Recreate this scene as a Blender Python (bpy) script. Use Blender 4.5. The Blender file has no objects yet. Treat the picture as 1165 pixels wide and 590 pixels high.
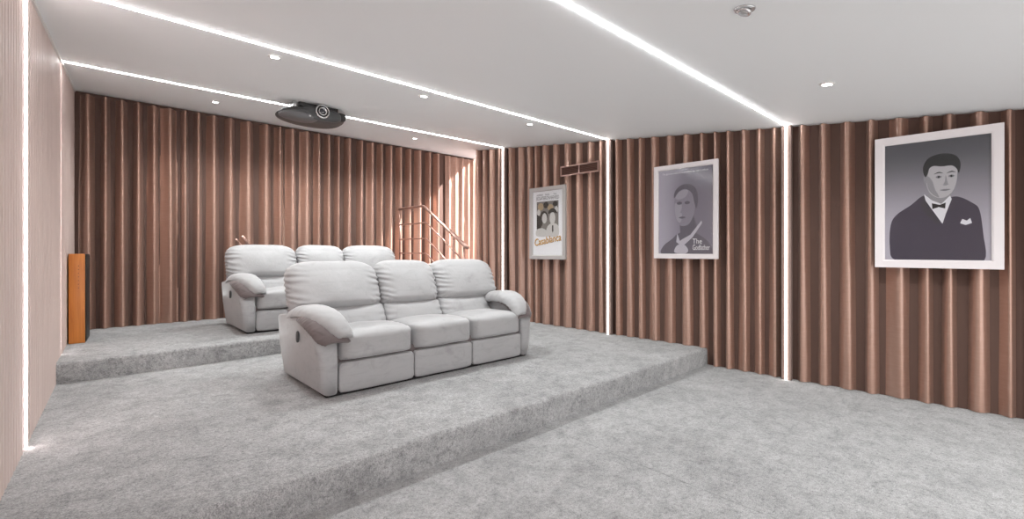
import bpy, bmesh, math, random
from mathutils import Vector, Matrix, noise

C = bpy.context.scene.collection
PI = math.pi
random.seed(7)

# ------------------------------------------------------------------ materials
def srgb(r, g, b):
    f = lambda c: (c/255/12.92) if c/255 <= .04045 else ((c/255+.055)/1.055)**2.4
    return (f(r), f(g), f(b), 1)

def mat(name, col, rough=.5, metal=0., spec=.5, sheen=0., emit=None, estr=0., coat=0.):
    m = bpy.data.materials.new(name); m.use_nodes = True
    b = m.node_tree.nodes['Principled BSDF']
    b.inputs['Base Color'].default_value = col
    b.inputs['Roughness'].default_value = rough
    b.inputs['Metallic'].default_value = metal
    b.inputs['Specular IOR Level'].default_value = spec
    b.inputs['Sheen Weight'].default_value = sheen
    b.inputs['Coat Weight'].default_value = coat
    if emit:
        b.inputs['Emission Color'].default_value = emit
        b.inputs['Emission Strength'].default_value = estr
    return m

def nodes(m):
    nt = m.node_tree
    return nt, nt.nodes['Principled BSDF']

def add_noise(nt, coord, scale, detail=4, rough=.55, dist=0., map_scale=None):
    n = nt.nodes.new('ShaderNodeTexNoise')
    n.inputs['Scale'].default_value = scale; n.inputs['Detail'].default_value = detail
    n.inputs['Roughness'].default_value = rough; n.inputs['Distortion'].default_value = dist
    src = coord
    if map_scale:
        mp = nt.nodes.new('ShaderNodeMapping'); mp.inputs['Scale'].default_value = map_scale
        nt.links.new(coord, mp.inputs['Vector']); src = mp.outputs['Vector']
    nt.links.new(src, n.inputs['Vector'])
    return n

def ramp(nt, fac, stops):
    r = nt.nodes.new('ShaderNodeValToRGB')
    e = r.color_ramp.elements
    while len(e) < len(stops): e.new(.5)
    for el, (p, c) in zip(e, stops):
        el.position = p; el.color = c
    nt.links.new(fac, r.inputs['Fac'])
    return r

def mix(nt, a, b, fac=.5, mode='MULTIPLY'):
    n = nt.nodes.new('ShaderNodeMix'); n.data_type = 'RGBA'; n.blend_type = mode
    n.inputs['Factor'].default_value = fac
    nt.links.new(a, n.inputs['A']); nt.links.new(b, n.inputs['B'])
    return n.outputs['Result']

def bump(nt, h, strength, dist, prev=None):
    b = nt.nodes.new('ShaderNodeBump'); b.inputs['Strength'].default_value = strength
    b.inputs['Distance'].default_value = dist
    nt.links.new(h, b.inputs['Height'])
    if prev: nt.links.new(prev, b.inputs['Normal'])
    return b.outputs['Normal']

def g(v): return (v, v, v, 1)

def carpet_material(name='grey_cut_pile_carpet', base=.44, tint=(1, 1, 1)):
    m = mat(name, g(base), .95, spec=.1, sheen=.25)
    nt, b = nodes(m)
    co = nt.nodes.new('ShaderNodeNewGeometry').outputs['Position']
    big = add_noise(nt, co, 1.1, 3, .6, .8)
    r1 = ramp(nt, big.outputs['Fac'], [(.32, g(.78)), (.68, g(1.0))])
    med = add_noise(nt, co, 9, 5, .6, .5)
    r2 = ramp(nt, med.outputs['Fac'], [(.30, g(.66)), (.5, g(.88)), (.70, g(1.04))])
    fine = add_noise(nt, co, 42, 5, .8)
    r3 = ramp(nt, fine.outputs['Fac'], [(.28, g(.38)), (.5, g(.86)), (.70, g(1.05))])
    tuft = add_noise(nt, co, 160, 2, .7)
    r4 = ramp(nt, tuft.outputs['Fac'], [(.3, g(.5)), (.65, g(1.05))])
    c = mix(nt, r1.outputs['Color'], r2.outputs['Color'], 1)
    c = mix(nt, c, r3.outputs['Color'], 1); c = mix(nt, c, r4.outputs['Color'], 1)
    # carpet join running front to back
    sep = nt.nodes.new('ShaderNodeSeparateXYZ'); nt.links.new(co, sep.inputs[0])
    wob = nt.nodes.new('ShaderNodeMath'); wob.operation = 'SUBTRACT'; wob.inputs[1].default_value = 2.42
    nt.links.new(sep.outputs['X'], wob.inputs[0])
    ab = nt.nodes.new('ShaderNodeMath'); ab.operation = 'ABSOLUTE'; nt.links.new(wob.outputs[0], ab.inputs[0])
    sm = nt.nodes.new('ShaderNodeMapRange'); sm.inputs['From Min'].default_value = .002
    sm.inputs['From Max'].default_value = .008; sm.inputs['To Min'].default_value = .72; sm.inputs['To Max'].default_value = 1
    nt.links.new(ab.outputs[0], sm.inputs['Value'])
    c = mix(nt, c, sm.outputs['Result'], 1)
    tn = nt.nodes.new('ShaderNodeRGB'); k = base/.60
    tn.outputs[0].default_value = (k*tint[0], k*tint[1], k*tint[2], 1)
    c = mix(nt, c, tn.outputs[0], 1)
    nt.links.new(c, b.inputs['Base Color'])
    nrm = bump(nt, med.outputs['Fac'], .35, .03)
    nrm = bump(nt, fine.outputs['Fac'], .9, .012, nrm)
    nrm = bump(nt, tuft.outputs['Fac'], .7, .005, nrm)
    nt.links.new(nrm, b.inputs['Normal'])
    return m

def curtain_material(name='bronze_satin_drape'):
    m = mat(name, (.26, .145, .115, 1), .34, metal=.62, spec=.6, sheen=.10, coat=.55)
    nt, b = nodes(m)
    b.inputs['Coat Roughness'].default_value = .26; b.inputs['Coat IOR'].default_value = 1.6
    b.inputs['Anisotropic'].default_value = .82; b.inputs['Anisotropic Rotation'].default_value = .25
    tg = nt.nodes.new('ShaderNodeTangent'); tg.direction_type = 'UV_MAP'; tg.uv_map = 'weave'
    nt.links.new(tg.outputs[0], b.inputs['Tangent'])
    co = nt.nodes.new('ShaderNodeNewGeometry').outputs['Position']
    slub = add_noise(nt, co, 1, 4, .6, 0, (10, 10, 70))
    r = ramp(nt, slub.outputs['Fac'], [(.3, (.41, .243, .182, 1)), (.7, (.46, .285, .22, 1))])
    nt.links.new(r.outputs['Color'], b.inputs['Base Color'])
    rr = ramp(nt, slub.outputs['Fac'], [(.3, g(.36)), (.7, g(.46))])
    nt.links.new(rr.outputs['Color'], b.inputs['Roughness'])
    cr = add_noise(nt, co, 1, 3, .6, .6, (9, 9, 2.2))
    nrm = bump(nt, cr.outputs['Fac'], .16, .02)
    nt.links.new(nrm, b.inputs['Normal'])
    return m

def velvet_material(name, lo, hi, rough=.62):
    m = mat(name, hi, rough, spec=.35, sheen=.45)
    b = m.node_tree.nodes['Principled BSDF']
    b.inputs['Sheen Roughness'].default_value = .4
    nt = m.node_tree
    co = nt.nodes.new('ShaderNodeTexCoord').outputs['Object']
    n1 = add_noise(nt, co, 5, 5, .6, 1.2)
    n2 = add_noise(nt, co, 1, 4, .6, .8, (6, 10, 22))
    r1 = ramp(nt, n1.outputs['Fac'], [(.28, lo), (.44, hi)])
    r2 = ramp(nt, n2.outputs['Fac'], [(.30, g(.90)), (.5, g(1))])
    nt.links.new(mix(nt, r1.outputs['Color'], r2.outputs['Color'], 1), b.inputs['Base Color'])
    nap = add_noise(nt, co, 240, 2)
    cr = add_noise(nt, co, 13, 4, .6, 1.)
    nrm = bump(nt, cr.outputs['Fac'], .10, .02)
    nrm = bump(nt, nap.outputs['Fac'], .15, .002, nrm)
    nt.links.new(nrm, b.inputs['Normal'])
    return m

def wood_material(name, lo, hi, scale=(30, 30, 1.5), rough=.45):
    m = mat(name, hi, rough, spec=.4)
    nt, b = nodes(m)
    co = nt.nodes.new('ShaderNodeNewGeometry').outputs['Position']
    n = add_noise(nt, co, 1, 4, .6, .5, scale)
    r = ramp(nt, n.outputs['Fac'], [(.3, lo), (.7, hi)])
    nt.links.new(r.outputs['Color'], b.inputs['Base Color'])
    return m

def plaster_material(name, v):
    m = mat(name, v, .6, spec=.25)
    nt, b = nodes(m)
    co = nt.nodes.new('ShaderNodeNewGeometry').outputs['Position']
    n = add_noise(nt, co, 60, 3)
    nt.links.new(bump(nt, n.outputs['Fac'], .06, .004), b.inputs['Normal'])
    return m

M = {}
M['carpet'] = carpet_material()
M['curtain'] = curtain_material()
M['velvet'] = velvet_material('light_grey_velvet', (.335, .328, .333, 1), (.405, .402, .406, 1))
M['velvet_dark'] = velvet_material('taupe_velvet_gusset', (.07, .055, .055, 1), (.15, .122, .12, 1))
M['plinth'] = mat('black_plinth', (.012, .010, .010, 1), .8)
M['ceiling'] = plaster_material('ceiling_paint', (.90, .92, .925, 1))
M['white'] = mat('white_trim', (.80, .78, .76, 1), .45)
M['slats'] = wood_material('pinkish_wood_slats', (.60, .475, .43, 1), (.66, .53, .485, 1), (7, 7, .4), .5)
M['brown_wall'] = mat('brown_wall_paint', (.11, .06, .045, 1), .8)
M['orange_wood'] = wood_material('orange_cherry_veneer', (.52, .165, .034, 1), (.70, .265, .055, 1), (40, 40, 2), .33)
M['black'] = mat('black_plastic', (.018, .017, .017, 1), .45)
M['dgrey'] = mat('charcoal_plastic', (.065, .067, .068, 1), .38)
M['mgrey'] = mat('mid_grey_plastic', (.15, .15, .155, 1), .42)
M['chrome'] = mat('brushed_metal', (.68, .68, .68, 1), .25, metal=.9)
M['lens'] = mat('lens_glass', (.02, .02, .03, 1), .06, coat=1)
M['copper'] = mat('copper_tinted_steel', (.50, .33, .28, 1), .28, metal=.85)
M['stair'] = carpet_material('pinkish_stair_covering', .34, (1.25, .86, .80))
M['led'] = mat('led_diffuser', (.9, .9, .9, 1), .5, emit=(.97, .99, 1, 1), estr=15)
M['ledw'] = mat('led_diffuser_warm', (.9, .9, .9, 1), .5, emit=(1, .915, .87, 1), estr=4)
M['led_pink'] = mat('led_diffuser_rosy', (.9, .9, .9, 1), .5, emit=(1, .88, .87, 1), estr=9)
M['bulb'] = mat('downlight_bulb', (.9, .9, .9, 1), .5, emit=(1, 1, 1, 1), estr=30)
M['off_bulb'] = mat('unlit_bulb', (.75, .75, .75, 1), .2)
M['pelmet'] = mat('beige_fabric_strip', (.20, .14, .12, 1), .7)
M['frame_white'] = mat('white_frame', (.80, .755, .76, 1), .35)
M['frame_silver'] = mat('silver_frame', (.46, .44, .43, 1), .4, metal=.25)
M['mat_white'] = mat('white_paper', (.80, .80, .82, 1), .7)

def glass_material():
    m = bpy.data.materials.new('picture_glass'); m.use_nodes = True
    nt = m.node_tree; nt.nodes.clear()
    out = nt.nodes.new('ShaderNodeOutputMaterial')
    t = nt.nodes.new('ShaderNodeBsdfTransparent'); gl = nt.nodes.new('ShaderNodeBsdfGlossy')
    gl.inputs['Roughness'].default_value = .12
    lw = nt.nodes.new('ShaderNodeLayerWeight'); lw.inputs['Blend'].default_value = .5
    pw = nt.nodes.new('ShaderNodeMath'); pw.operation = 'POWER'; pw.inputs[1].default_value = 4
    nt.links.new(lw.outputs['Facing'], pw.inputs[0])
    f = nt.nodes.new('ShaderNodeMath'); f.operation = 'MULTIPLY_ADD'; f.inputs[1].default_value = .6; f.inputs[2].default_value = .035
    nt.links.new(pw.outputs[0], f.inputs[0])
    mx = nt.nodes.new('ShaderNodeMixShader')
    nt.links.new(f.outputs[0], mx.inputs[0]); nt.links.new(t.outputs[0], mx.inputs[1])
    nt.links.new(gl.outputs[0], mx.inputs[2]); nt.links.new(mx.outputs[0], out.inputs[0])
    return m
M['glass'] = glass_material()

def flat(name, col): 
    if name not in M: M[name] = mat(name, col, .65, spec=.2)
    return M[name]

# ------------------------------------------------------------------ helpers
def link_mesh(name, bm, m, parent=None, smooth=False, loc=(0, 0, 0)):
    bmesh.ops.recalc_face_normals(bm, faces=bm.faces)
    me = bpy.data.meshes.new(name); bm.to_mesh(me); bm.free()
    if smooth:
        for p in me.polygons: p.use_smooth = True
    if m: me.materials.append(m)
    o = bpy.data.objects.new(name, me); C.objects.link(o)
    o.location = loc
    if parent: o.parent = parent
    return o

def raw(name, verts, faces, m, parent=None, smooth=False, loc=(0, 0, 0)):
    me = bpy.data.meshes.new(name); me.from_pydata(verts, [], faces); me.update()
    if smooth:
        for p in me.polygons: p.use_smooth = True
    if m: me.materials.append(m)
    o = bpy.data.objects.new(name, me); C.objects.link(o); o.location = loc
    if parent: o.parent = parent
    return o

def empty(name, loc, rz=0):
    o = bpy.data.objects.new(name, None); C.objects.link(o)
    o.empty_display_size = .1
    o.location = loc; o.rotation_euler = (0, 0, rz); return o

def tag(o, label, cat, group=None):
    o['label'] = label; o['category'] = cat
    if group: o['group'] = group
    return o

def struct(o): o['kind'] = 'structure'; return o

def add_box(bm, x0, x1, y0, y1, z0, z1, bev=0., seg=3):
    t = bmesh.new()
    bmesh.ops.create_cube(t, size=1)
    for v in t.verts:
        v.co = Vector(((x0+x1)/2+v.co.x*(x1-x0), (y0+y1)/2+v.co.y*(y1-y0), (z0+z1)/2+v.co.z*(z1-z0)))
    if bev: bmesh.ops.bevel(t, geom=t.edges[:], offset=bev, segments=seg, profile=.5, affect='EDGES')
    me = bpy.data.meshes.new('tmp'); t.to_mesh(me); t.free(); bm.from_mesh(me); bpy.data.meshes.remove(me)
    return bm

def box(name, x0, x1, y0, y1, z0, z1, m, parent=None, bev=0., loc=(0, 0, 0)):
    bm = bmesh.new(); add_box(bm, x0, x1, y0, y1, z0, z1, bev)
    return link_mesh(name, bm, m, parent, bev > 0, loc)

def add_tube(bm, pts, r, n=10, closed_ends=True, squash=None):
    """sweep a circle (or an ellipse: squash=(rx, ry) with an up vector +X) along points; r may be a list"""
    pts = [Vector(p) for p in pts]; rings = []
    for i, p in enumerate(pts):
        a = pts[max(i-1, 0)]; b = pts[min(i+1, len(pts)-1)]
        t = (b-a).normalized()
        ref = Vector((1, 0, 0)) if abs(t.x) < .9 else Vector((0, 0, 1))
        u = (ref - t*ref.dot(t)).normalized(); w = t.cross(u)
        rr = r[i] if isinstance(r, (list, tuple)) else r
        ring = []
        for k in range(n):
            an = 2*PI*k/n; ring.append(bm.verts.new(p+u*math.cos(an)*rr+w*math.sin(an)*rr))
        rings.append(ring)
    for r0, r1 in zip(rings, rings[1:]):
        for k in range(n): bm.faces.new((r0[k], r0[(k+1) % n], r1[(k+1) % n], r1[k]))
    if closed_ends:
        bm.faces.new(rings[0][::-1]); bm.faces.new(rings[-1])

def tube(name, pts, r, m, parent=None, n=10):
    bm = bmesh.new(); add_tube(bm, pts, r, n); return link_mesh(name, bm, m, parent, True)

def lathe(name, prof, m, parent=None, n=32, loc=(0, 0, 0), axis='Z', rot=None):
    bm = bmesh.new(); rings = []
    for (r, z) in prof:
        ring = []
        for k in range(n):
            a = 2*PI*k/n; ring.append(bm.verts.new((max(r, 1e-5)*math.cos(a), max(r, 1e-5)*math.sin(a), z)))
        rings.append(ring)
    for r0, r1 in zip(rings, rings[1:]):
        for k in range(n): bm.faces.new((r0[k], r0[(k+1) % n], r1[(k+1) % n], r1[k]))
    bm.faces.new(rings[0][::-1]); bm.faces.new(rings[-1])
    if rot: bm.transform(rot)
    return link_mesh(name, bm, m, parent, True, loc)

def sq_cushion(bm, c, half, e1=4., e2=3., cuts=14, deform=None, elow=None):
    """rounded cushion: superellipse e1 in the front view (x, z), e2 in depth (y)"""
    t = bmesh.new(); bmesh.ops.create_cube(t, size=2)
    bmesh.ops.subdivide_edges(t, edges=t.edges[:], cuts=cuts, use_grid_fill=True)
    for v in t.verts:
        p = v.co
        x, y, z = p
        m_ = max(abs(x), abs(y), abs(z))
        # spread samples evenly
        x, y, z = [math.tan(q*PI/4) if abs(q) < 1 else q for q in (x, y, z)]
        ee = elow if (elow and z < 0) else e1
        k = (max((abs(x)**ee+abs(z)**ee), 1e-12)**(e2/ee)+abs(y)**e2)**(1/e2)
        u = Vector((x/k, y/k, z/k))
        q = Vector((u.x*half[0], u.y*half[1], u.z*half[2]))
        if deform: q = deform(u, q)
        v.co = q+Vector(c)
    me = bpy.data.meshes.new('tmp'); t.to_mesh(me); t.free(); bm.from_mesh(me); bpy.data.meshes.remove(me)

def prism_x(name, poly, x0, x1, m, parent=None, bev=0., seg=3, shear=None, smooth=True):
    """polygon of (y, z) points extruded along x"""
    bm = bmesh.new()
    a = [bm.verts.new((x0, y, z)) for y, z in poly]; b = [bm.verts.new((x1, y, z)) for y, z in poly]
    fa = bm.faces.new(a); fb = bm.faces.new(b[::-1]); n = len(poly)
    for i in range(n): bm.faces.new((a[i], b[i], b[(i+1) % n], a[(i+1) % n]))
    if bev:
        es = list(set(fa.edges) | set(fb.edges))
        bmesh.ops.bevel(bm, geom=es, offset=bev, segments=seg, profile=.5, affect='EDGES')
    if shear:
        for v in bm.verts: v.co = shear(v.co)
    return link_mesh(name, bm, m, parent, smooth)

def smooth_by_angle(o, deg=40):
    me = o.data
    for p in me.polygons: p.use_smooth = True
    try: me.set_sharp_from_angle(angle=math.radians(deg))
    except Exception: pass

def dup(root, loc):
    r = root.copy(); C.objects.link(r); r.location = loc
    for ch in list(root.children):
        c = ch.copy(); C.objects.link(c); c.parent = r
        for gch in list(ch.children):
            d = gch.copy(); C.objects.link(d); d.parent = c
    return r

# ------------------------------------------------------------------ room geometry
P1, P2 = .19, .365                      # the two carpeted tiers
Y1, Y2, YB = 2.335, 5.325, 7.32         # tier fronts, back curtain
def XR(y): return 5.13-.062*(y-1.5)     # right curtain line
def XL(y): return -.341+.018*(y-3.4)    # left slatted wall line
def ZC(y): return 2.405+.1062*y         # sloping ceiling
def FZ(y): return 0. if y < Y1 else (P1 if y < Y2 else P2)
YF = -2.2                               # the room goes on behind the camera
YE = 6.345                              # the right wall ends here, the stair recess begins
XA = 5.62                               # ceiling edge over the stair recess

# floor
bm = bmesh.new(); add_box(bm, -.6, 5.6, YF, Y1+.05, -.12, 0)
struct(link_mesh('floor', bm, M['carpet']))

def tier(name, y0, y1, z, x0, x1):
    # rounded nosing profile
    r = .028; prof = [(y0+.006, -.0), (y0, z*.5)]
    for k in range(7):
        a = PI-(PI/2)*k/6
        prof.append((y0+r+r*math.cos(a), z-r+r*math.sin(a)))
    prof += [(y1, z), (y1, 0)]
    nx = 240; verts = []; faces = []; n = len(prof)
    for i in range(nx+1):
        x = x0+(x1-x0)*i/nx
        for j, (y, zz) in enumerate(prof):
            w = 0
            if 1 <= j <= 8:
                w = .006*noise.noise(Vector((x*3, zz*9, 2+y)))+.003*noise.noise(Vector((x*23, zz*40, 5+y)))
            verts.append((x, y+w, zz+w*.4))
    for i in range(nx):
        for j in range(n):
            a = i*n+j; b = i*n+(j+1) % n
            faces.append((a, b, b+n, a+n))
    faces.append(tuple(range(n))[::-1]); faces.append(tuple(nx*n+j for j in range(n)))
    o = raw(name, verts, faces, M['carpet']); smooth_by_angle(o, 50)
    return struct(o)
tier('floor_middle_tier', Y1, Y2+.04, P1, -.6, 5.3)
tier('floor_rear_tier', Y2, YB+.1, P2, -.6, 6.4)

# ceiling: sloping slab, cut back over the stair recess
def ceil_slab(x0, x1, y0, y1):
    t = .12
    return [(x0, y0, ZC(y0)), (x1, y0, ZC(y0)), (x1, y1, ZC(y1)), (x0, y1, ZC(y1)),
            (x0, y0, ZC(y0)+t), (x1, y0, ZC(y0)+t), (x1, y1, ZC(y1)+t), (x0, y1, ZC(y1)+t)]
BF = [(0, 1, 2, 3), (7, 6, 5, 4), (0, 4, 5, 1), (1, 5, 6, 2), (2, 6, 7, 3), (3, 7, 4, 0)]
v = ceil_slab(-.6, XA, YF, YB+.25)
struct(raw('ceiling', v, BF, M['ceiling']))

# right wall behind the drapes
def wall_quad(name, p0, p1, thick, z0f, z1f, m):
    p0, p1 = Vector(p0), Vector(p1); d = (p1-p0).normalized(); nrm = Vector((d.y, -d.x))*thick
    pts = [p0, p1, p1+nrm, p0+nrm]
    vs = [(p.x, p.y, z0f(p.y)) for p in pts]+[(p.x, p.y, z1f(p.y)) for p in pts]
    return struct(raw(name, vs, BF, m))
zf = lambda y: -.1
zt = lambda y: ZC(y)+.1
wall_quad('wall_right', (XR(YF)+.06, YF), (XR(YE)+.06, YE+.0), .16, zf, zt, M['brown_wall'])
wall_quad('wall_back', (6.4, YB+.08), (-.6, YB+.08), .12, zf, lambda y: 3.9, M['brown_wall'])
wall_quad('wall_stairwell', (XR(YE)+.23, YE-.15), (XA, YE-.15), .12, zf, lambda y: 3.9, M['ceiling'])

# left wall: vertical slats, one fluted sheet
pitch = .075; dep = .006; vs = []; fs = []
ny = int((YB-YF)/pitch); prof = [(0, dep), (.12, dep), (.16, 0), (.24, -.0), (.34, -.001), (.76, -.001), (.86, 0), (.92, .0), (.97, dep)]
cols = []
for i in range(ny):
    for (f, d) in prof: cols.append((YF+(i+f)*pitch, d))
cols.append((YB+.05, 0))
for (y, d) in cols:
    vs.append((XL(y)-d, y, -.05)); vs.append((XL(y)-d, y, ZC(y)+.03))
for i in range(len(cols)-1):
    a = 2*i; fs.append((a, a+2, a+3, a+1))
n0 = len(vs)
vs += [(-.55, YF, -.05), (-.55, YF, ZC(YF)+.03), (-.55, YB+.05, -.05), (-.55, YB+.05, ZC(YB)+.03)]
fs += [(n0, n0+1, n0+3, n0+2), (0, 1, n0+1, n0), (n0-2, n0+2, n0+3, n0-1)]
struct(raw('wall_left', vs, fs, M['slats']))
# white bead where slats meet the ceiling
vs = []
for y in (YF, YB):
    for dx, dz in ((.0, -.022), (.012, -.022), (.012, 0), (.0, 0)): vs.append((XL(y)+dx, y, ZC(y)+dz-.001))
struct(raw('trim_1', vs, [(0, 1, 5, 4), (1, 2, 6, 5), (2, 3, 7, 6), (3, 0, 4, 7), (0, 3, 2, 1), (4, 5, 6, 7)], M['white']))

# ------------------------------------------------------------------ drapes
def drape(p0, p1, zb, ztop, label, seed, pitch=.18, amp=.052):
    """pleated satin panel from p0 to p1; folds bulge to the left of the direction p0->p1"""
    p0, p1 = Vector(p0), Vector(p1); L = (p1-p0).length; d = (p1-p0)/L; nrm = Vector((-d.y, d.x))
    n = max(6, int(L/pitch*22)); rows = 26
    rnd = random.Random(seed); vs = []; fs = []
    # individual fold widths
    edges = [0.]
    while edges[-1] < L: edges.append(edges[-1]+pitch*rnd.uniform(.72, 1.25))
    k = L/edges[-1]; edges = [e*k for e in edges]
    amps = [rnd.uniform(.7, 1.2) for _ in edges]
    def prof(s, h):
        j = 0
        while j < len(edges)-2 and edges[j+1] <= s: j += 1
        w = edges[j+1]-edges[j]; t = (s-edges[j])/w
        a = amps[j]
        # rounded main fold with a sharper valley and a half fold that opens towards the floor
        main = 2*((1+math.cos(2*PI*(t-.5)))/2)**1.7-1.1
        sub = .30*math.cos(4*PI*(t-.5)+amps[j]*3)*(1-.7*h)
        return amp*a*(main+sub)
    base = Vector((p0.x, p0.y, 0))
    for i in range(n+1):
        s0 = L*i/n
        for r in range(rows+1):
            h = r/rows
            s = s0+.014*(noise.noise(Vector((s0*2.3, h*2.2, seed)))) * (1 if 0 < i < n else 0)
            s = min(max(s, 0), L)
            dep_ = prof(s, h)*(.82+.30*h)+.006*noise.noise(Vector((s0*5, h*3, seed+9)))
            q = p0+d*s+nrm*(dep_-.028)
            z0 = zb(q.y); z1 = ztop(q.y)
            vs.append((q.x-base.x, q.y-base.y, z0+(z1-z0)*h))
    R1 = rows+1
    for i in range(n):
        for r in range(rows): a = i*R1+r; fs.append((a, a+R1, a+R1+1, a+1))
    o = raw('curtain', vs, fs, M['curtain'], None, True, base)
    uv = o.data.uv_layers.new(name='weave')
    for lp in o.data.loops:
        i, r = divmod(lp.vertex_index, R1)
        uv.data[lp.index].uv = (L*i/n, 3*r/rows)
    return tag(o, label, 'curtain')

zbf = lambda y: FZ(y)+.004
ztf = lambda y: ZC(y)-.006
S1R, S2R, S3R = 5.6, 3.605, 1.525
gap = .045
# folds bulge into the room (towards -X): walk from far to near on the right so that left of travel is ... room side
def right_panel(ya, yb, label, seed):
    drape((XR(ya), ya), (XR(yb), yb), zbf, ztf, label, seed)
right_panel(-1.0, S3R-gap, 'bronze satin pleated wall drape behind the big tuxedo portrait', 3)
right_panel(S3R+gap, S2R-gap, 'bronze satin pleated wall drape behind the dim mauve portrait, reaching past the front step', 4)
right_panel(S2R+gap, S1R-gap, 'bronze satin pleated wall drape behind the white and yellow film poster', 5)
right_panel(S1R+gap, YE, 'narrow bronze satin drape between the corner light strip and the stair recess', 6)
drape((4.80, YB), (XL(YB)+.02, YB), lambda y: P2+.004, lambda y: ZC(YB)-.03, 'wide bronze satin pleated drape across the back behind the rear sofa', 11, .19, .056)
drape((6.3, YB), (4.90, YB), lambda y: P2+.004, lambda y: ZC(YB)-.03, 'sunlit bronze satin drape in the stair recess beyond the railing', 12, .16, .022)

# ------------------------------------------------------------------ LED strips: wall run, ceiling run, wall run
def led(yl_wall, yl, yr, label, left=True):
    root = empty('led_strip', (XL(yl), yl, ZC(yl)))
    tag(root, label, 'light strip', 'light strips across the ceiling')
    ox, oy, oz = root.location
    w = .0075
    xa, xb = XL(yl)+.015, XR(yr)-.03
    vs = []
    for (x, y) in ((xa, yl), (xb, yr)):
        for dy, dz in ((-w, .006), (-w, -.004), (-w*.5, -.008), (w*.5, -.008), (w, -.004), (w, .006)):
            vs.append((x-ox, y+dy-oy, ZC(y+dy)+dz-oz))
    fs = [(i, (i+1) % 6, 6+(i+1) % 6, 6+i) for i in range(6)]+[(0, 1, 2, 3, 4, 5), (11, 10, 9, 8, 7, 6)]
    raw('ceiling_run', vs, fs, M['led'], root)
    # right wall run with shallow aluminium channel
    r = Vector((XR(yr)-.036-ox, yr-oy, 0)); z0 = FZ(yr)+.003-oz; z1 = ZC(yr)-.004-oz
    o = box('wall_run', r.x, r.x+.012, r.y-.009, r.y+.009, z0, z1, M['ledw'], root)
    box('channel', r.x+.012, r.x+.060, r.y-.044, r.y+.044, z0, z1, M['pelmet'], root)
    if left:
        x = XL(yl_wall)-ox; y = yl_wall-oy; z0 = FZ(yl_wall)+.003-oz; z1 = ZC(yl_wall)-.026-oz
        if yl_wall > 5: x -= .010
        box('wall_run', x-.006, x+.010, y-.009, y+.009, z0, z1, M['led_pink'], root)
led(5.74, 5.735, S1R, 'rearmost white light strip, crossing the ceiling behind the projector')
led(3.70, 3.62, S2R, 'middle white light strip, meeting the wall between the two smaller posters')
led(1.53, 1.53, S3R, 'front white light strip, running down the wall beside the big tuxedo portrait', True)

# ------------------------------------------------------------------ downlights
def spot(name, loc, energy, size, blend, radius, target=None, col=(.965, 1, 1)):
    l = bpy.data.lights.new(name, 'SPOT'); l.energy = energy; l.spot_size = math.radians(size)
    l.spot_blend = blend; l.shadow_soft_size = radius; l.color = col
    o = bpy.data.objects.new(name, l); C.objects.link(o); o.location = loc
    if target:
        o.rotation_euler = (Vector(target)-Vector(loc)).to_track_quat('-Z', 'Y').to_euler()
    return o

slope = math.atan(.1062)
def downlight(x, y, label, on=True):
    t = empty('downlight', (x, y, ZC(y)-.0005)); t.rotation_euler = (slope, 0, 0)
    tag(t, label, 'downlight', 'ceiling downlights')
    lathe('trim_ring', [(.030, -.002), (.032, -.009), (.040, -.010), (.047, -.006), (.049, 0), (.030, 0)], M['white'] if on else M['chrome'], t)
    if on:
        lathe('bulb', [(.0, -.004), (.015, -.0065), (.027, -.005), (.029, -.001), (0, -.0008)], M['bulb'], t)
    else:
        tilt = Matrix.Rotation(math.radians(14), 4, 'X') @ Matrix.Rotation(math.radians(10), 4, 'Y')
        tr = Matrix.Translation((0, 0, -.012))
        lathe('gimbal', [(.0, .002), (.020, .0), (.026, -.010), (.031, -.010), (.034, -.002), (.033, .006), (0, .006)], M['chrome'], t, rot=tr @ tilt)
        lathe('bulb', [(.0, -.001), (.019, -.0015), (.0195, .001), (0, .001)], M['off_bulb'], t, rot=Matrix.Translation((0, 0, -.0145)) @ tilt)
    return t
DL = [(0.978, 3.838, 'lit downlight left of the projector, beside the middle light strip', 1),
      (2.304, 3.838, 'lit downlight beside the middle light strip, right of the projector', 1),
      (3.751, 3.845, 'lit downlight by the middle strip, closest to the wall of posters', 1),
      (0.976, 6.37, 'lit starry downlight between the projector and left wall, by the back drape', 1),
      (3.608, 6.28, 'lit downlight near the top of the back drape, above the stair railing', 1),
      (3.837, .885, 'bright lit downlight in front of the big tuxedo portrait', 1),
      (2.35, .886, 'unlit tilted chrome downlight, the only one switched off', 0)]
for x, y, lb, on in DL: downlight(x, y, lb, on)
E_DOWN = 32
for x, y in ((.978, 3.838), (2.304, 3.838), (3.751, 3.845), (.976, 6.37), (2.3, 6.3), (3.608, 6.28), (3.837, .885)):
    spot('downlight_lamp', (x, y, ZC(y)-.03), E_DOWN*(1.75 if y > 5 else 1)*(.75 if x < 1 else 1), 150, .9, .04, (x, y, 0))
for x in (1.0, 2.4, 3.8):  # unseen fill lamps added behind the camera to brighten the front half
    spot('added_front_fill_lamp', (x, -1.2, ZC(-1.2)-.03), 34 if x > 2 else 6, 150, .9, .04, (x, -1.2, 0))

# daylight falling down the stairwell on the right
spot('stairwell_daylight', (8.1, 5.2, 4.90), 3200, 60, .3, .06, (4.4, 7.2, 1.6), (1, .95, .92))

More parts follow.
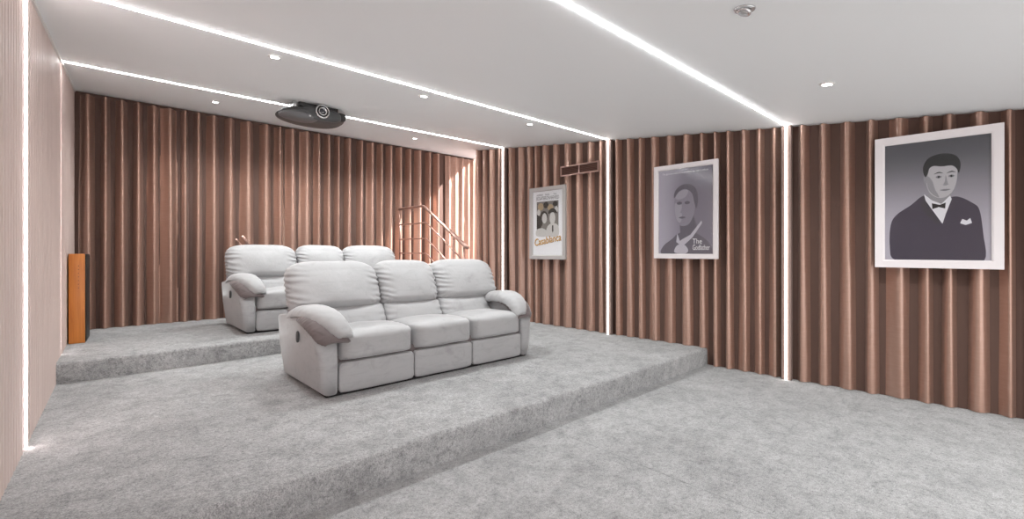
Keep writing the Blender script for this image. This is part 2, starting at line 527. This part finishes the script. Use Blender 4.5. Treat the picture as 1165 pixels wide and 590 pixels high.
# ------------------------------------------------------------------ recliner sofa
W = 2.185
def make_sofa():
    root = empty('recliner_sofa', (1.185, 3.43, P1))
    box('plinth', .05, W-.05, .035, .90, .0, .06, M['plinth'], root, .004)
    box('backrest_shell', .03, W-.03, .80, .955, .03, .90, M['velvet'], root, .04)
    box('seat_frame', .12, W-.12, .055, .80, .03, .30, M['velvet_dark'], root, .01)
    seams = [.137, .79, 1.412, W-.137]
    for i in range(3):
        x0, x1 = seams[i]+.004, seams[i+1]-.004; xc = (x0+x1)/2; hw = (x1-x0)/2
        # footrest panel
        bm = bmesh.new()
        def df(u, q, i=i):
            q.y += .006*noise.noise(Vector((q.x*5+i*3, q.z*6, 1)))-.006*(1-u.x**2)*(1-u.z**2)
            return q
        sq_cushion(bm, (xc, .035, .137), (hw, .035, .117), 14, 6, 12, df)
        link_mesh('footrest', bm, M['velvet'], root, True)
        # seat cushion
        bm = bmesh.new()
        def ds(u, q, i=i):
            # crown on top, bull-nosed front, slight sag to the rear
            q.z += .022*(1-u.x**2)*max(u.z, 0)
            q.z += -.028*max(u.y, 0)*max(u.z, 0)
            q.z += .006*noise.noise(Vector((q.x*6+i*5, q.y*6, 3)))
            if u.y < 0: q.y -= .012*(1-u.x**2)
            e = max(0, abs(u.x)-.8)/.2
            q.z += .004*e*math.sin(q.y*70)
            return q
        sq_cushion(bm, (xc, .345, .365), (hw+.003, .38, .106), 14, 5.5, 18, ds)
        link_mesh('seat_cushion', bm, M['velvet'], root, True)
        # lumbar cushion
        bm = bmesh.new()
        def dl(u, q, i=i):
            q.y += .06*u.z
            q.y -= .012*(1-u.x**2)
            e = max(0, abs(u.x)-.6)/.4
            q.y += .008*e*math.sin(q.z*110+i)
            q.z += .004*noise.noise(Vector((q.x*9+i, q.z*9, 8)))
            return q
        sq_cushion(bm, (xc, .60, .505), (hw+.004, .115, .118), 9, 3.4, 14, dl)
        link_mesh('lumbar_cushion', bm, M['velvet'], root, True)
        # upper back cushion: rounded top, bulging belly, gathered sides
        bm = bmesh.new(); bs = [-.038, .782, 1.418, W+.038]
        bx0, bx1 = bs[i]+.001, bs[i+1]-.001; bc = (bx0+bx1)/2; bh = (bx1-bx0)/2
        def du(u, q, i=i):
            t = (u.z+1)/2
            q.y += .17*t-.085                                    # lean back
            q.y -= .035*(1-u.x**2)*(1-(u.z+.35)**2 if abs(u.z+.35) < 1 else 0)  # belly
            top = max(0, u.z)
            e = max(0, abs(u.x)-.55)/.45
            ph = q.z*118+5*noise.noise(Vector((u.x*1.5, q.z*6, i*3+1)))+(4*e if u.x > 0 else -3*e)
            gath = math.sin(ph)*(.55+.8*abs(noise.noise(Vector((q.z*14, i, u.x)))))
            q.y += .015*e**1.6*gath*(1 if u.y < .3 else .2)
            q.x += math.copysign(.005, u.x)*e*e*math.sin(ph*1.3+1)
            low = max(0, -u.z-.35)/.65
            diag = math.sin((abs(u.x)*.42*1.0+q.z*1.1)*105+3*noise.noise(Vector((q.x*6, q.z*6, i+20))))
            q.y += .011*min(1, low*1.6)*diag*min(1, e*1.4+.04)
            if u.y < 0: q.y += .085*max(0, (-u.z-.52)/.48)**1.4
            q.y += .012*noise.noise(Vector((q.x*5+i*7, q.z*5, 4)))
            q.z += .006*noise.noise(Vector((q.x*4+i*9, q.y*3, 6)))
            return q
        sq_cushion(bm, (bc, .735, .792), (bh, .140, .228), 3.8, 3.3, 40, du, 12)
        link_mesh('back_cushion', bm, M['velvet'], root, True)
    # arms
    arm_poly = [(.012, .02), (.93, .02), (.95, .30), (.945, .55), (.80, .555), (.60, .580), (.36, .590), (.20, .562), (.09, .500), (.018, .41), (-.004, .22)]
    for s in (0, 1):
        def sh(co, s=s):
            x = co.x
            out = .055*max(0, co.z/.6)**1.6
            bulge = .012*math.sin(PI*min(1, max(0, co.z/.62)))
            outer = (x < .06) if s == 0 else (x > W-.06)
            if outer: x += (-1 if s == 0 else 1)*(out+bulge)
            # outer front corner is generously rounded
            k = max(0, .09-co.y)/.09
            if outer: x += (1 if s == 0 else -1)*.045*k*k
            return Vector((x, co.y, co.z))
        x0, x1 = (0, .135) if s == 0 else (W-.135, W)
        o = prism_x('arm_panel', arm_poly, x0, x1, M['velvet'], root, .030, 4, sh)
        if s == 0:
            # recessed recline lever on the outer side
            bm = bmesh.new(); sq_cushion(bm, (-.052, .37, .43), (.012, .020, .046), 3, 2.5, 6)
            link_mesh('recline_lever', bm, M['dgrey'], o, True)
        # padded arm top, drooping over the front
        cx = .068 if s == 0 else W-.068
        path = [(.80, .535), (.74, .558), (.66, .580), (.56, .602), (.46, .618), (.34, .626), (.23, .618), (.13, .593), (.05, .553), (-.012, .500), (-.045, .462)]
        hw = [.085, .110, .122, .128, .132, .134, .130, .118, .102, .084, .062]
        ins = [0, 0, 0, 0, .002, .006, .016, .036, .062, .088, .108]
        ht = [.028, .042, .048, .050, .050, .050, .050, .048, .044, .036, .022]
        sgn = 1 if s == 0 else -1
        def pad(path, hw, ht, cx, ruffle, seed, ins):
            bm = bmesh.new(); rings = []; n = 36
            # densify
            dp = []; N = 60
            for k in range(N+1):
                f = k/N*(len(path)-1); a = min(int(f), len(path)-2); t = f-a
                def cr(vals):
                    p0, p1, p2, p3 = vals[max(a-1, 0)], vals[a], vals[a+1], vals[min(a+2, len(path)-1)]
                    return .5*((2*p1)+(p2-p0)*t+(2*p0-5*p1+4*p2-p3)*t*t+(3*p1-p0-3*p2+p3)*t**3)
                dp.append((cr([p[0] for p in path]), cr([p[1] for p in path]), cr(hw), cr(ht), cr(ins)))
            for k, (y, z, w, h, sh_) in enumerate(dp):
                y0, z0 = dp[max(k-1, 0)][:2]; y1, z1 = dp[min(k+1, N)][:2]
                l = math.hypot(y1-y0, z1-z0); ny_, nz_ = (z1-z0)/l, -(y1-y0)/l
                if nz_ < 0: ny_, nz_ = -ny_, -nz_
                ring = []
                for j in range(n):
                    a = 2*PI*j/n; c, s_ = math.cos(a), math.sin(a)
                    ex = math.copysign(abs(c)**.62, c); ey = math.copysign(abs(s_)**.8, s_)
                    droop = -.030*abs(ex)**3
                    up = ey*h*(1 if ey > 0 else .55+1.0*max(0, ex*sgn))+droop
                    up += ruffle*max(0, abs(ex)-.55)*math.sin(k*1.55+j*.4)*1.6
                    up += .004*noise.noise(Vector((ex*3, k*.25, seed)))
                    ring.append(bm.verts.new((cx+sgn*sh_+ex*w, y+ny_*up, z+nz_*up)))
                rings.append(ring)
            for r0, r1 in zip(rings, rings[1:]):
                for j in range(n): bm.faces.new((r0[j], r0[(j+1) % n], r1[(j+1) % n], r1[j]))
            bm.faces.new(rings[0][::-1]); bm.faces.new(rings[-1])
            return bm
        link_mesh('arm_pad', pad(path, hw, ht, cx, .005, 3+s, ins), M['velvet'], root, True)
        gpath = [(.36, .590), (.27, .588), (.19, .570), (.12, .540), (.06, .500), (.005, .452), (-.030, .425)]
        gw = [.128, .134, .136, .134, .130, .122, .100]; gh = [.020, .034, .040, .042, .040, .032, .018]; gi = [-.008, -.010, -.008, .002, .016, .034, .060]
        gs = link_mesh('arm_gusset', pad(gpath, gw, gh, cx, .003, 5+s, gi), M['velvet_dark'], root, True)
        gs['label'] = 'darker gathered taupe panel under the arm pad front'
    return root
sofa = make_sofa()
tag(sofa, 'light grey velvet three-seat recliner sofa on the middle tier, nearer the camera', 'sofa', 'recliner sofas')
sofa2 = dup(sofa, (1.135, 5.745, P2))
tag(sofa2, 'light grey velvet three-seat recliner sofa on the rear tier before the back drape', 'sofa', 'recliner sofas')

# ------------------------------------------------------------------ projector
pr = empty('projector', (1.80, 5.52, ZC(5.52)))
tag(pr, 'dark grey projector with a ringed lens hanging from the ceiling on a black bracket', 'projector')
box('ceiling_bracket', -.19, .24, -.20, .10, -.065, .010, M['black'], pr, .006)
box('bracket_arm', -.245, -.19, -.15, .06, -.075, .000, M['chrome'], pr, .004)
bm = bmesh.new()
def dpj(u, q):
    # hull: widest at mid height, belly rounded, swept-back ends
    q.z -= .016*(1-u.x**2)*(1 if u.z < 0 else .3)
    if u.z < 0: q.y *= 1-.16*abs(u.z)
    q.x *= 1-.16*max(0, u.z)
    if u.y < 0: q.y += .07*u.x**2
    return q
sq_cushion(bm, (0, 0, -.118), (.365, .255, .068), 2.6, 4, 16, dpj)
link_mesh('housing', bm, M['dgrey'], pr, True)
bm = bmesh.new()
sq_cushion(bm, (-.165, -.13, -.160), (.20, .13, .036), 2.3, 2.6, 12, lambda u, q: Vector((q.x, q.y+.09*u.x*u.x*(u.x < 0), q.z-.018*(1-u.x**2)*(u.z < 0)-.012*u.x)))
link_mesh('lower_shroud', bm, M['mgrey'], pr, True)
bm = bmesh.new()
sq_cushion(bm, (.035, -.228, -.122), (.235, .034, .066), 3.2, 3, 12, lambda u, q: Vector((q.x, q.y+.03*u.x*u.x, q.z-.012*(u.z < 0)*(1-u.x**2))))
link_mesh('front_panel', bm, M['dgrey'], pr, True)
rot = Matrix.Rotation(math.radians(90), 4, 'X')
lh = lathe('lens_housing', [(.048, 0), (.076, 0), (.078, .042), (.072, .052), (.064, .048), (.048, .030)], M['chrome'], pr, 40, (.030, -.245, -.108), rot=rot)
lathe('lens_barrel', [(.064, .0), (.064, .046), (.058, .048), (.052, .036), (0, .034)], M['black'], lh, 40, (0, 0, 0), rot=rot)
lathe('lens_ring', [(.036, .03), (.047, .03), (.047, .052), (.036, .052), (.035, .03)], M['chrome'], lh, 40, (0, 0, 0), rot=rot)
lathe('lens', [(.0, .03), (.035, .03), (.035, .040), (.020, .048), (0, .050)], M['lens'], lh, 32, (0, 0, 0), rot=rot)
bm = bmesh.new()
sq_cushion(bm, (-.10, -.265, -.178), (.018, .008, .010), 2, 2, 4)
link_mesh('sensor_window', bm, M['chrome'], pr, True)
bm = bmesh.new()
sq_cushion(bm, (.285, -.135, -.100), (.060, .075, .050), 3, 3, 8)
link_mesh('exhaust_grille', bm, M['black'], pr, True)

# ------------------------------------------------------------------ tall speaker by the left wall
sx0, sx1, sy0, sy1 = -.264, -.140, 6.335, 6.76
sp = empty('speaker', ((sx0+sx1)/2, (sy0+sy1)/2, P2), -.042)
tag(sp, 'tall slim orange wood speaker with a black side, standing against the left wall', 'speaker')
hx, hy = (sx1-sx0)/2, (sy1-sy0)/2
box('cabinet', -hx, hx-.004, -hy+.014, hy, .0, .905, M['black'], sp, .004)
box('front_board', -hx-.003, hx-.006, -hy, -hy+.014, .002, .908, M['orange_wood'], sp, .003)
box('side_grille', hx-.004, hx+.004, -hy+.02, hy-.01, .012, .895, M['black'], sp, .003)
bm = bmesh.new()
for k in range(7): add_box(bm, .005, .011, -hy-.0012, -hy+.002, .56+k*.037, .566+k*.037)
link_mesh('screw_row', bm, M['black'], sp)['kind'] = 'stuff'

# ------------------------------------------------------------------ stairs and railing at the back right
XS = 3.86; XW = 4.775
prof = [(5.42, P2+.002)]
zs = P2; yy = 5.42; rise = (1.07-P2)/4
for k in range(4):
    zs += rise
    prof += [(yy, zs-.03), (yy-.02, zs-.03), (yy-.02, zs)]
    yy += .29
    if k < 3: prof += [(yy, zs)]
prof += [(7.24, zs), (7.24, P2+.002)]
st = prism_x('staircase', prof, XS, XW, M['stair'], None, 0, smooth=False)
tag(st, 'pinkish carpeted steps against the wall, mostly hidden behind the front sofa', 'stairs')
# landing carried on into the recess
ld = box('landing', XW+.16, 6.3, YE+.03, 7.24, P2+.002, 1.07, M['stair'], st)

XRAIL = 3.81
rl = empty('stair_railing', (XRAIL, 5.30, P2))
tag(rl, 'copper-toned four-bar handrail turning down the steps at the back right', 'railing')
def L(y, z, dx=0): return (dx, y-5.30, z-P2)
sl = .589
for i, (zc, rad) in enumerate(((2.03, .021), (1.757, .011), (1.504, .011), (1.265, .011))):
    yc = 6.35 if i == 0 else 6.27
    yd = 5.205 if i == 0 else 5.25
    pts = [L(7.18, zc), L(6.8, zc), L(yc+.06, zc), L(yc+.02, zc-.003), L(yc-.02, zc-.014), L(yc-.06, zc-.036)]
    zd = zc-sl*(yc-yd)
    if zd < .78: yd = yc-(zc-.78)/sl; zd = .78
    pts += [L(yd+.3, zd+.3*sl), L(yd, zd)]
    tube('handrail' if i == 0 else 'rail', pts, rad, M['copper'], rl, 12)
# stout grip along the lower end of the handrail
tube('hand_grip', [L(5.66, 1.615, .035), L(5.2, 1.345, .035)], .024, M['copper'], rl, 12)
tube('bracket', [L(5.58, 1.56, .035), L(5.58, 1.53, .0)], .010, M['copper'], rl, 8)
for (yp, zt_, zb_) in ((7.14, 2.02, 1.072), (5.51, 1.53, P2+.18), (5.26, 1.38, P2+.002)):
    tube('post', [L(yp, zb_), L(yp, zt_)], .013, M['copper'], rl, 10)

# short slanted rail end showing over the rear sofa
gr = empty('grab_rail', (1.36, 6.83, P2))
tag(gr, 'short slanted copper-toned rail tip poking up behind the left end of the rear sofa', 'rail')
tube('post', [(.06, .0, .0), (.06, 0, 1.0)], .012, M['copper'], gr, 8)
tube('grip', [(-.02, 0, 1.135), (.03, 0, 1.07), (.075, 0, .985)], .020, M['copper'], gr, 10)
tube('stay', [(-.09, 0, 1.10), (-.03, 0, 1.02), (.06, 0, .90)], .010, M['copper'], gr, 8)

# ------------------------------------------------------------------ wall vent
RZ = math.atan2(-1, .062)
def wall_spot(y, z, off=.042):
    n = Vector((-1, -.062)).normalized()
    return (XR(y)+n.x*off, y+n.y*off, z)
vt = empty('air_vent', wall_spot(4.05, 2.375, .058), RZ)
tag(vt, 'long copper-toned air vent slot on the drape above the white film poster', 'vent')
bm = bmesh.new(); w2 = .325; h = .145; b = .018
add_box(bm, -w2, w2, -.012, .006, 0, b); add_box(bm, -w2, w2, -.012, .006, h-b, h)
add_box(bm, -w2, -w2+b, -.012, .006, b, h-b); add_box(bm, w2-b, w2, -.012, .006, b, h-b)
link_mesh('frame', bm, M['copper'], vt)
box('divider', -.008, .008, -.010, .006, b, h-b, M['copper'], vt)
box('backing', -w2+b, w2-b, .002, .006, b, h-b, flat('vent_dark_brown', (.075, .036, .027, 1)), vt)
bm = bmesh.new()
for k in range(5): 
    add_box(bm, -w2+b, w2-b, -.004, .002, b+.012+k*.0205, b+.016+k*.0205)
link_mesh('louvre', bm, flat('vent_brown', (.15, .075, .058, 1)), vt)

# ------------------------------------------------------------------ framed posters
def poly_flat(name, pts, y, m, parent):
    """flat printed shape in the picture plane; pts (x, z)"""
    bm = bmesh.new(); vs = [bm.verts.new((x, y, z)) for x, z in pts]
    f = bm.faces.new(vs); bmesh.ops.triangulate(bm, faces=[f])
    return link_mesh(name, bm, m, parent)
def ell(cx, cz, rx, rz, n=28, rot=0):
    o = []
    for k in range(n):
        a = 2*PI*k/n; x, z = rx*math.cos(a), rz*math.sin(a)
        o.append((cx+x*math.cos(rot)-z*math.sin(rot), cz+x*math.sin(rot)+z*math.cos(rot)))
    return o
def spline(pts, sub=6, closed=True):
    out = []; n = len(pts)
    for i in range(n):
        p0, p1, p2, p3 = [Vector(pts[(i+k) % n]) for k in (-1, 0, 1, 2)]
        for s in range(sub):
            t = s/sub
            q = .5*((2*p1)+(p2-p0)*t+(2*p0-5*p1+4*p2-p3)*t*t+(3*p1-p0-3*p2+p3)*t**3)
            out.append((q.x, q.y))
    return out
def text_mesh(name, body, size, x, z, y, m, parent, align='CENTER', shear=0., sx=1., rot=0.):
    cu = bpy.data.curves.new(name, 'FONT'); cu.body = body; cu.size = size; cu.align_x = align; cu.shear = shear
    cu.extrude = 0; cu.resolution_u = 3
    t = bpy.data.objects.new('tmp', cu); C.objects.link(t)
    dg = bpy.context.evaluated_depsgraph_get(); dg.update()
    me = bpy.data.meshes.new_from_object(t.evaluated_get(dg))
    bpy.data.objects.remove(t); bpy.data.curves.remove(cu)
    me.transform(Matrix.Translation((x, y, z)) @ Matrix.Rotation(PI/2, 4, 'X') @ Matrix.Rotation(rot, 4, 'Z') @ Matrix.Diagonal((sx, 1, 1, 1)))
    me.materials.clear(); me.materials.append(m); me.name = name
    o = bpy.data.objects.new(name, me); C.objects.link(o); o.parent = parent
    return o

def frame_poster(y0, y1, z0, z1, bw, label, fm, depth=.030, inner=None):
    yc = (y0+y1)/2; w = y1-y0; h = z1-z0
    t = empty('framed_poster', wall_spot(yc, z0, .052), RZ)
    tag(t, label, 'poster')
    # mitred frame with a bevelled inner lip
    X, Z = w/2, h; prof = [(0, .0), (0, -depth), (bw*.82, -depth), (bw, -depth+.008), (bw, .0)]
    vs = []; fs = []
    for (cx, cz) in ((-1, 0), (1, 0), (1, 1), (-1, 1)):
        for (ins, y) in prof:
            vs.append((cx*(X-ins), y, (ins if cz == 0 else Z-ins)))
    n = len(prof)
    for c in range(4):
        for k in range(n):
            a = c*n+k; b_ = c*n+(k+1) % n; d = ((c+1) % 4)*n
            fs.append((a, b_, d+(k+1) % n, d+k))
    o = raw('frame', vs, fs, fm, t)
    iw, ih = w-2*bw, h-2*bw
    box('backing', -iw/2, iw/2, -.010, -.002, bw, h-bw, M['brown_wall'], t)
    return t, iw, ih, bw

YP = -.0125
def photo_material(name, lo, hi, axis='Z', c0=0, c1=1, nz=.0):
    """tonal wash of a printed photograph"""
    m = mat(name, hi, .6, spec=.2)
    nt, b = nodes(m)
    co = nt.nodes.new('ShaderNodeTexCoord').outputs['Object']
    sep = nt.nodes.new('ShaderNodeSeparateXYZ'); nt.links.new(co, sep.inputs[0])
    mr = nt.nodes.new('ShaderNodeMapRange'); mr.inputs['From Min'].default_value = c0; mr.inputs['From Max'].default_value = c1
    mr.interpolation_type = 'SMOOTHSTEP'
    nt.links.new(sep.outputs[axis], mr.inputs['Value'])
    r = ramp(nt, mr.outputs['Result'], [(0, lo), (1, hi)])
    nt.links.new(r.outputs['Color'], b.inputs['Base Color'])
    return m

# -- large portrait of a man in a dinner jacket (plain generic stand-in figure)
t, iw, ih, bw = frame_poster(.042, .822, 1.158, 2.292, .068, 'large white-framed grey portrait of a man in a dinner jacket, biggest of three posters', M['frame_white'])
p = box('print', -iw/2, iw/2, -.0125, -.010, bw, bw+ih, photo_material('portrait_print_grey', (.44, .42, .48, 1), (.075, .075, .085, 1), 'Z', .25, 1.08), t)
def P(pts): return [((x-.5)*iw, bw+z*ih) for x, z in pts]
k = YP-.0008
suit = flat('print_suit', (.050, .044, .066, 1)); shade = flat('print_mid', (.20, .195, .215, 1))
skin = flat('print_skin', (.47, .46, .48, 1)); white = flat('print_white', (.72, .72, .76, 1)); hair = flat('print_hair', (.012, .012, .013, 1))
skin2 = flat('print_skin_shade', (.28, .275, .295, 1))
jacket = P(spline([(.10, .0), (.05, .12), (.06, .30), (.12, .39), (.27, .47), (.40, .545), (.55, .50), (.70, .52), (.84, .46), (.90, .40), (.93, .22), (.94, .0), (.70, -.0), (.4, .0)], 5))
jacket = [(x, max(z, bw+.001)) for x, z in jacket]
poly_flat('printed_jacket', jacket, k, suit, p)
poly_flat('printed_neck', P(spline([(.44, .56), (.43, .50), (.52, .44), (.62, .47), (.65, .55), (.6, .62)], 4)), k-.0004, skin2, p)
poly_flat('printed_shirt', P([(.395, .555), (.41, .50), (.53, .35), (.57, .30), (.60, .38), (.655, .50), (.64, .53), (.56, .465), (.47, .50)]), k-.0008, white, p)
poly_flat('printed_lapel', P([(.39, .545), (.36, .45), (.44, .36), (.55, .28), (.53, .34), (.44, .44)]), k-.0010, flat('print_lapel', (.045, .043, .052, 1)), p)
poly_flat('printed_bow_tie', P([(.47, .475), (.475, .425), (.535, .44), (.595, .425), (.60, .475), (.545, .458)]), k-.0014, hair, p)
poly_flat('printed_head', P(spline([(.42, .70), (.425, .61), (.47, .545), (.55, .515), (.63, .535), (.685, .60), (.705, .69), (.70, .77), (.64, .82), (.54, .83), (.45, .79)], 5)), k-.0012, skin, p)
poly_flat('printed_cheek_shade', P(spline([(.43, .70), (.43, .61), (.475, .55), (.54, .522), (.50, .59), (.475, .66)], 5)), k-.0015, skin2, p)
poly_flat('printed_ear', P(ell(.412, .685, .022, .045, 16)), k-.0013, skin2, p)
poly_flat('printed_hair', P(spline([(.405, .70), (.385, .77), (.42, .84), (.50, .875), (.60, .88), (.69, .855), (.735, .79), (.72, .71), (.70, .745), (.655, .775), (.56, .775), (.49, .785), (.445, .765), (.43, .72)], 5)), k-.0018, hair, p)
for cx in (.535, .652):
    poly_flat('printed_brow', P(spline([(cx-.045, .715), (cx, .732), (cx+.042, .718), (cx, .722)], 4)), k-.0020, hair, p)
    poly_flat('printed_eye', P(ell(cx, .690, .028, .011, 14)), k-.0020, shade, p)
    poly_flat('printed_pupil', P(ell(cx, .690, .010, .010, 10)), k-.0022, hair, p)
poly_flat('printed_nose', P(spline([(.60, .70), (.617, .64), (.625, .622), (.595, .615), (.575, .622), (.592, .65)], 4)), k-.0020, skin2, p)
poly_flat('printed_mouth', P(spline([(.545, .580), (.595, .587), (.645, .582), (.595, .570)], 4)), k-.0020, shade, p)
poly_flat('printed_pocket_square', P([(.73, .30), (.75, .335), (.79, .32), (.82, .34), (.835, .30), (.78, .285)]), k-.0012, white, p)
box('glass', -iw/2, iw/2, -.0205, -.0185, bw, bw+ih, M['glass'], t)

# -- dim mauve portrait with a title at the lower right (plain generic stand-in figure)
t, iw, ih, bw = frame_poster(2.172, 2.925, 1.213, 2.320, .056, 'white-framed dim mauve portrait poster, middle of the three along the wall', M['frame_white'])
p = box('print', -iw/2, iw/2, -.0125, -.010, bw, bw+ih, photo_material('portrait_print_mauve', (.42, .40, .47, 1), (.205, .19, .235, 1), 'X', -iw/2, iw*.12), t)
a1 = flat('print_mauve_light', (.36, .345, .40, 1)); a2 = flat('print_mauve_mid', (.27, .255, .305, 1)); a3 = flat('print_mauve_dark', (.135, .125, .155, 1)); a4 = flat('print_mauve_pale', (.52, .50, .56, 1))
bust = P(spline([(.06, .0), (.10, .10), (.25, .17), (.38, .24), (.60, .26), (.80, .20), (.93, .12), (.97, .0), (.5, .0)], 5))
poly_flat('printed_bust', [(x, max(z, bw+.001)) for x, z in bust], k, a3, p)
poly_flat('printed_neck', P([(.40, .40), (.66, .44), (.72, .30), (.58, .20), (.42, .22)]), k-.0003, a3, p)
poly_flat('printed_head', P(spline([(.30, .60), (.31, .48), (.36, .37), (.45, .325), (.57, .345), (.65, .43), (.69, .56), (.68, .69), (.60, .765), (.46, .775), (.34, .71)], 5)), k-.0005, a2, p)
poly_flat('printed_cheek_light', P(spline([(.31, .58), (.36, .60), (.44, .575), (.45, .47), (.42, .37), (.36, .39), (.32, .47)], 5)), k-.0008, a1, p)
poly_flat('printed_forehead_light', P(spline([(.33, .65), (.36, .71), (.46, .745), (.56, .735), (.52, .67), (.42, .64)], 5)), k-.0008, a1, p)
poly_flat('printed_hair', P(spline([(.30, .66), (.32, .74), (.42, .80), (.57, .81), (.69, .76), (.74, .64), (.71, .52), (.67, .60), (.63, .70), (.52, .755), (.40, .735)], 5)), k-.0010, a3, p)
for cx in (.40, .545): poly_flat('printed_eye', P(ell(cx, .595, .050, .018, 16)), k-.0012, a3, p)
poly_flat('printed_nose', P(spline([(.455, .59), (.475, .50), (.45, .475), (.415, .485), (.44, .52)], 4)), k-.0012, a2, p)
poly_flat('printed_mouth', P(spline([(.39, .425), (.45, .437), (.52, .425), (.45, .412)], 4)), k-.0012, a3, p)
poly_flat('printed_collar', P([(.36, .24), (.41, .15), (.45, .17), (.60, .22), (.80, .38), (.81, .35), (.64, .19), (.50, .11), (.42, .10), (.34, .14)]), k-.0010, a4, p)
poly_flat('printed_shirt', P(spline([(.30, .03), (.36, .10), (.48, .11), (.56, .05), (.52, .005), (.36, .005)], 5)), k-.0012, a4, p)
wt = flat('print_title_white', (.85, .85, .87, 1))
text_mesh('tagline', "I'm gonna make him an offer he can't refuse", .030, 0, bw+ih*.945, k-.0012, wt, p, sx=1.02)
text_mesh('title', 'The', .082, iw*.14, bw+ih*.118, k-.0016, wt, p, 'LEFT', sx=.85)
text_mesh('title', 'Godfather', .088, iw*.14, bw+ih*.045, k-.0016, wt, p, 'LEFT', sx=.53)
box('glass', -iw/2, iw/2, -.0205, -.0185, bw, bw+ih, M['glass'], t)

# -- tall film poster with a yellow title (plain generic stand-in figures)
t, iw, ih, bw = frame_poster(4.275, 4.965, 1.180, 2.256, .062, 'silver-framed white film poster with a yellow slanted title, nearest the stairs', M['frame_silver'])
p = box('print', -iw/2, iw/2, -.0125, -.010, bw, bw+ih, M['mat_white'], t)
dk = flat('print_charcoal', (.045, .043, .040, 1)); md = flat('print_grey', (.20, .19, .175, 1)); lt = flat('print_pale_grey', (.55, .54, .52, 1)); tan = flat('print_tan', (.40, .30, .19, 1))
gold = flat('print_gold', (.66, .36, .07, 1)); ink = flat('print_ink', (.10, .10, .11, 1))
poly_flat('printed_picture', P([(.13, .38), (.87, .38), (.87, .84), (.13, .84)]), k, md, p)
for (cx, cz, rx, rz, m_) in ((.27, .76, .10, .06, tan), (.45, .78, .09, .05, dk), (.60, .74, .10, .05, tan), (.76, .79, .08, .04, dk), (.80, .70, .06, .05, lt), (.20, .67, .06, .05, lt)):
    poly_flat('printed_figure', P(ell(cx, cz, rx, rz, 18)), k-.0004, m_, p)
poly_flat('printed_dark_side', P([(.13, .40), (.30, .40), (.36, .58), (.13, .64)]), k-.0006, dk, p)
poly_flat('printed_hair', P(ell(.38, .60, .13, .09)), k-.0007, dk, p)
poly_flat('printed_face', P(ell(.40, .575, .085, .08)), k-.0009, lt, p)
poly_flat('printed_shoulder', P([(.22, .38), (.30, .46), (.40, .48), (.52, .45), (.56, .38)]), k-.0010, md, p)
poly_flat('printed_coat', P(spline([(.46, .30), (.48, .42), (.58, .48), (.74, .49), (.87, .44), (.87, .30), (.7, .28)], 4)), k-.0011, lt, p)
poly_flat('printed_face', P(ell(.67, .57, .095, .095)), k-.0012, lt, p)
poly_flat('printed_hat', P(spline([(.53, .64), (.57, .70), (.67, .725), (.77, .70), (.83, .64), (.68, .66)], 4)), k-.0014, dk, p)
poly_flat('printed_tie', P([(.66, .46), (.70, .46), (.705, .38), (.68, .34), (.655, .38)]), k-.0014, dk, p)
poly_flat('printed_fade', P(spline([(.13, .40), (.13, .30), (.5, .29), (.5, .36), (.34, .42)], 4)), k-.0013, lt, p)
for cx, n1, n2 in ((.24, 'HUMPHREY', 'BOGART'), (.50, 'INGRID', 'BERGMAN'), (.76, 'PAUL', 'HENREID')):
    text_mesh('cast_name', n1, .040, (cx-.5)*iw, bw+.928*ih, k-.001, ink, p, sx=.62)
    text_mesh('cast_name', n2, .078, (cx-.5)*iw, bw+.862*ih, k-.001, ink, p, sx=.44)
text_mesh('title', 'Casablanca', .150, -.0*iw, bw+.185*ih, k-.0020, gold, p, shear=.25, sx=.78, rot=.16)
text_mesh('title_shadow', 'Casablanca', .150, .006, bw+.180*ih, k-.0018, flat('print_brown', (.16, .07, .02, 1)), p, shear=.25, sx=.78, rot=.16)
box('glass', -iw/2, iw/2, -.0205, -.0185, bw, bw+ih, M['glass'], t)

# ------------------------------------------------------------------ world, camera, view
w = bpy.data.worlds.new('World'); bpy.context.scene.world = w; w.use_nodes = True
bg = w.node_tree.nodes['Background']; bg.inputs['Color'].default_value = (1, .97, .97, 1); bg.inputs['Strength'].default_value = 1.05

cam = bpy.data.cameras.new('Camera'); co = bpy.data.objects.new('Camera', cam); C.objects.link(co)
F = 512.77
cam.sensor_fit = 'HORIZONTAL'; cam.sensor_width = 36; cam.lens = 36*F/1165
cam.shift_x = 0; cam.shift_y = -(295-285.5)/1165
cam.clip_start = .02
co.location = (0, 0, 1.3); co.rotation_euler = (PI/2, 0, -math.radians(90-47.9506))
sc = bpy.context.scene; sc.camera = co
sc.view_settings.view_transform = 'Standard'; sc.view_settings.look = 'None'
sc.view_settings.gamma = 1; sc.view_settings.use_curve_mapping = False
sc.view_settings.exposure = 1.27
try:
    sc.cycles.use_denoising = True
    sc.cycles.max_bounces = 8; sc.cycles.diffuse_bounces = 5
    sc.cycles.sample_clamp_indirect = 6
    sc.cycles.caustics_reflective = False; sc.cycles.caustics_refractive = False
except Exception: pass
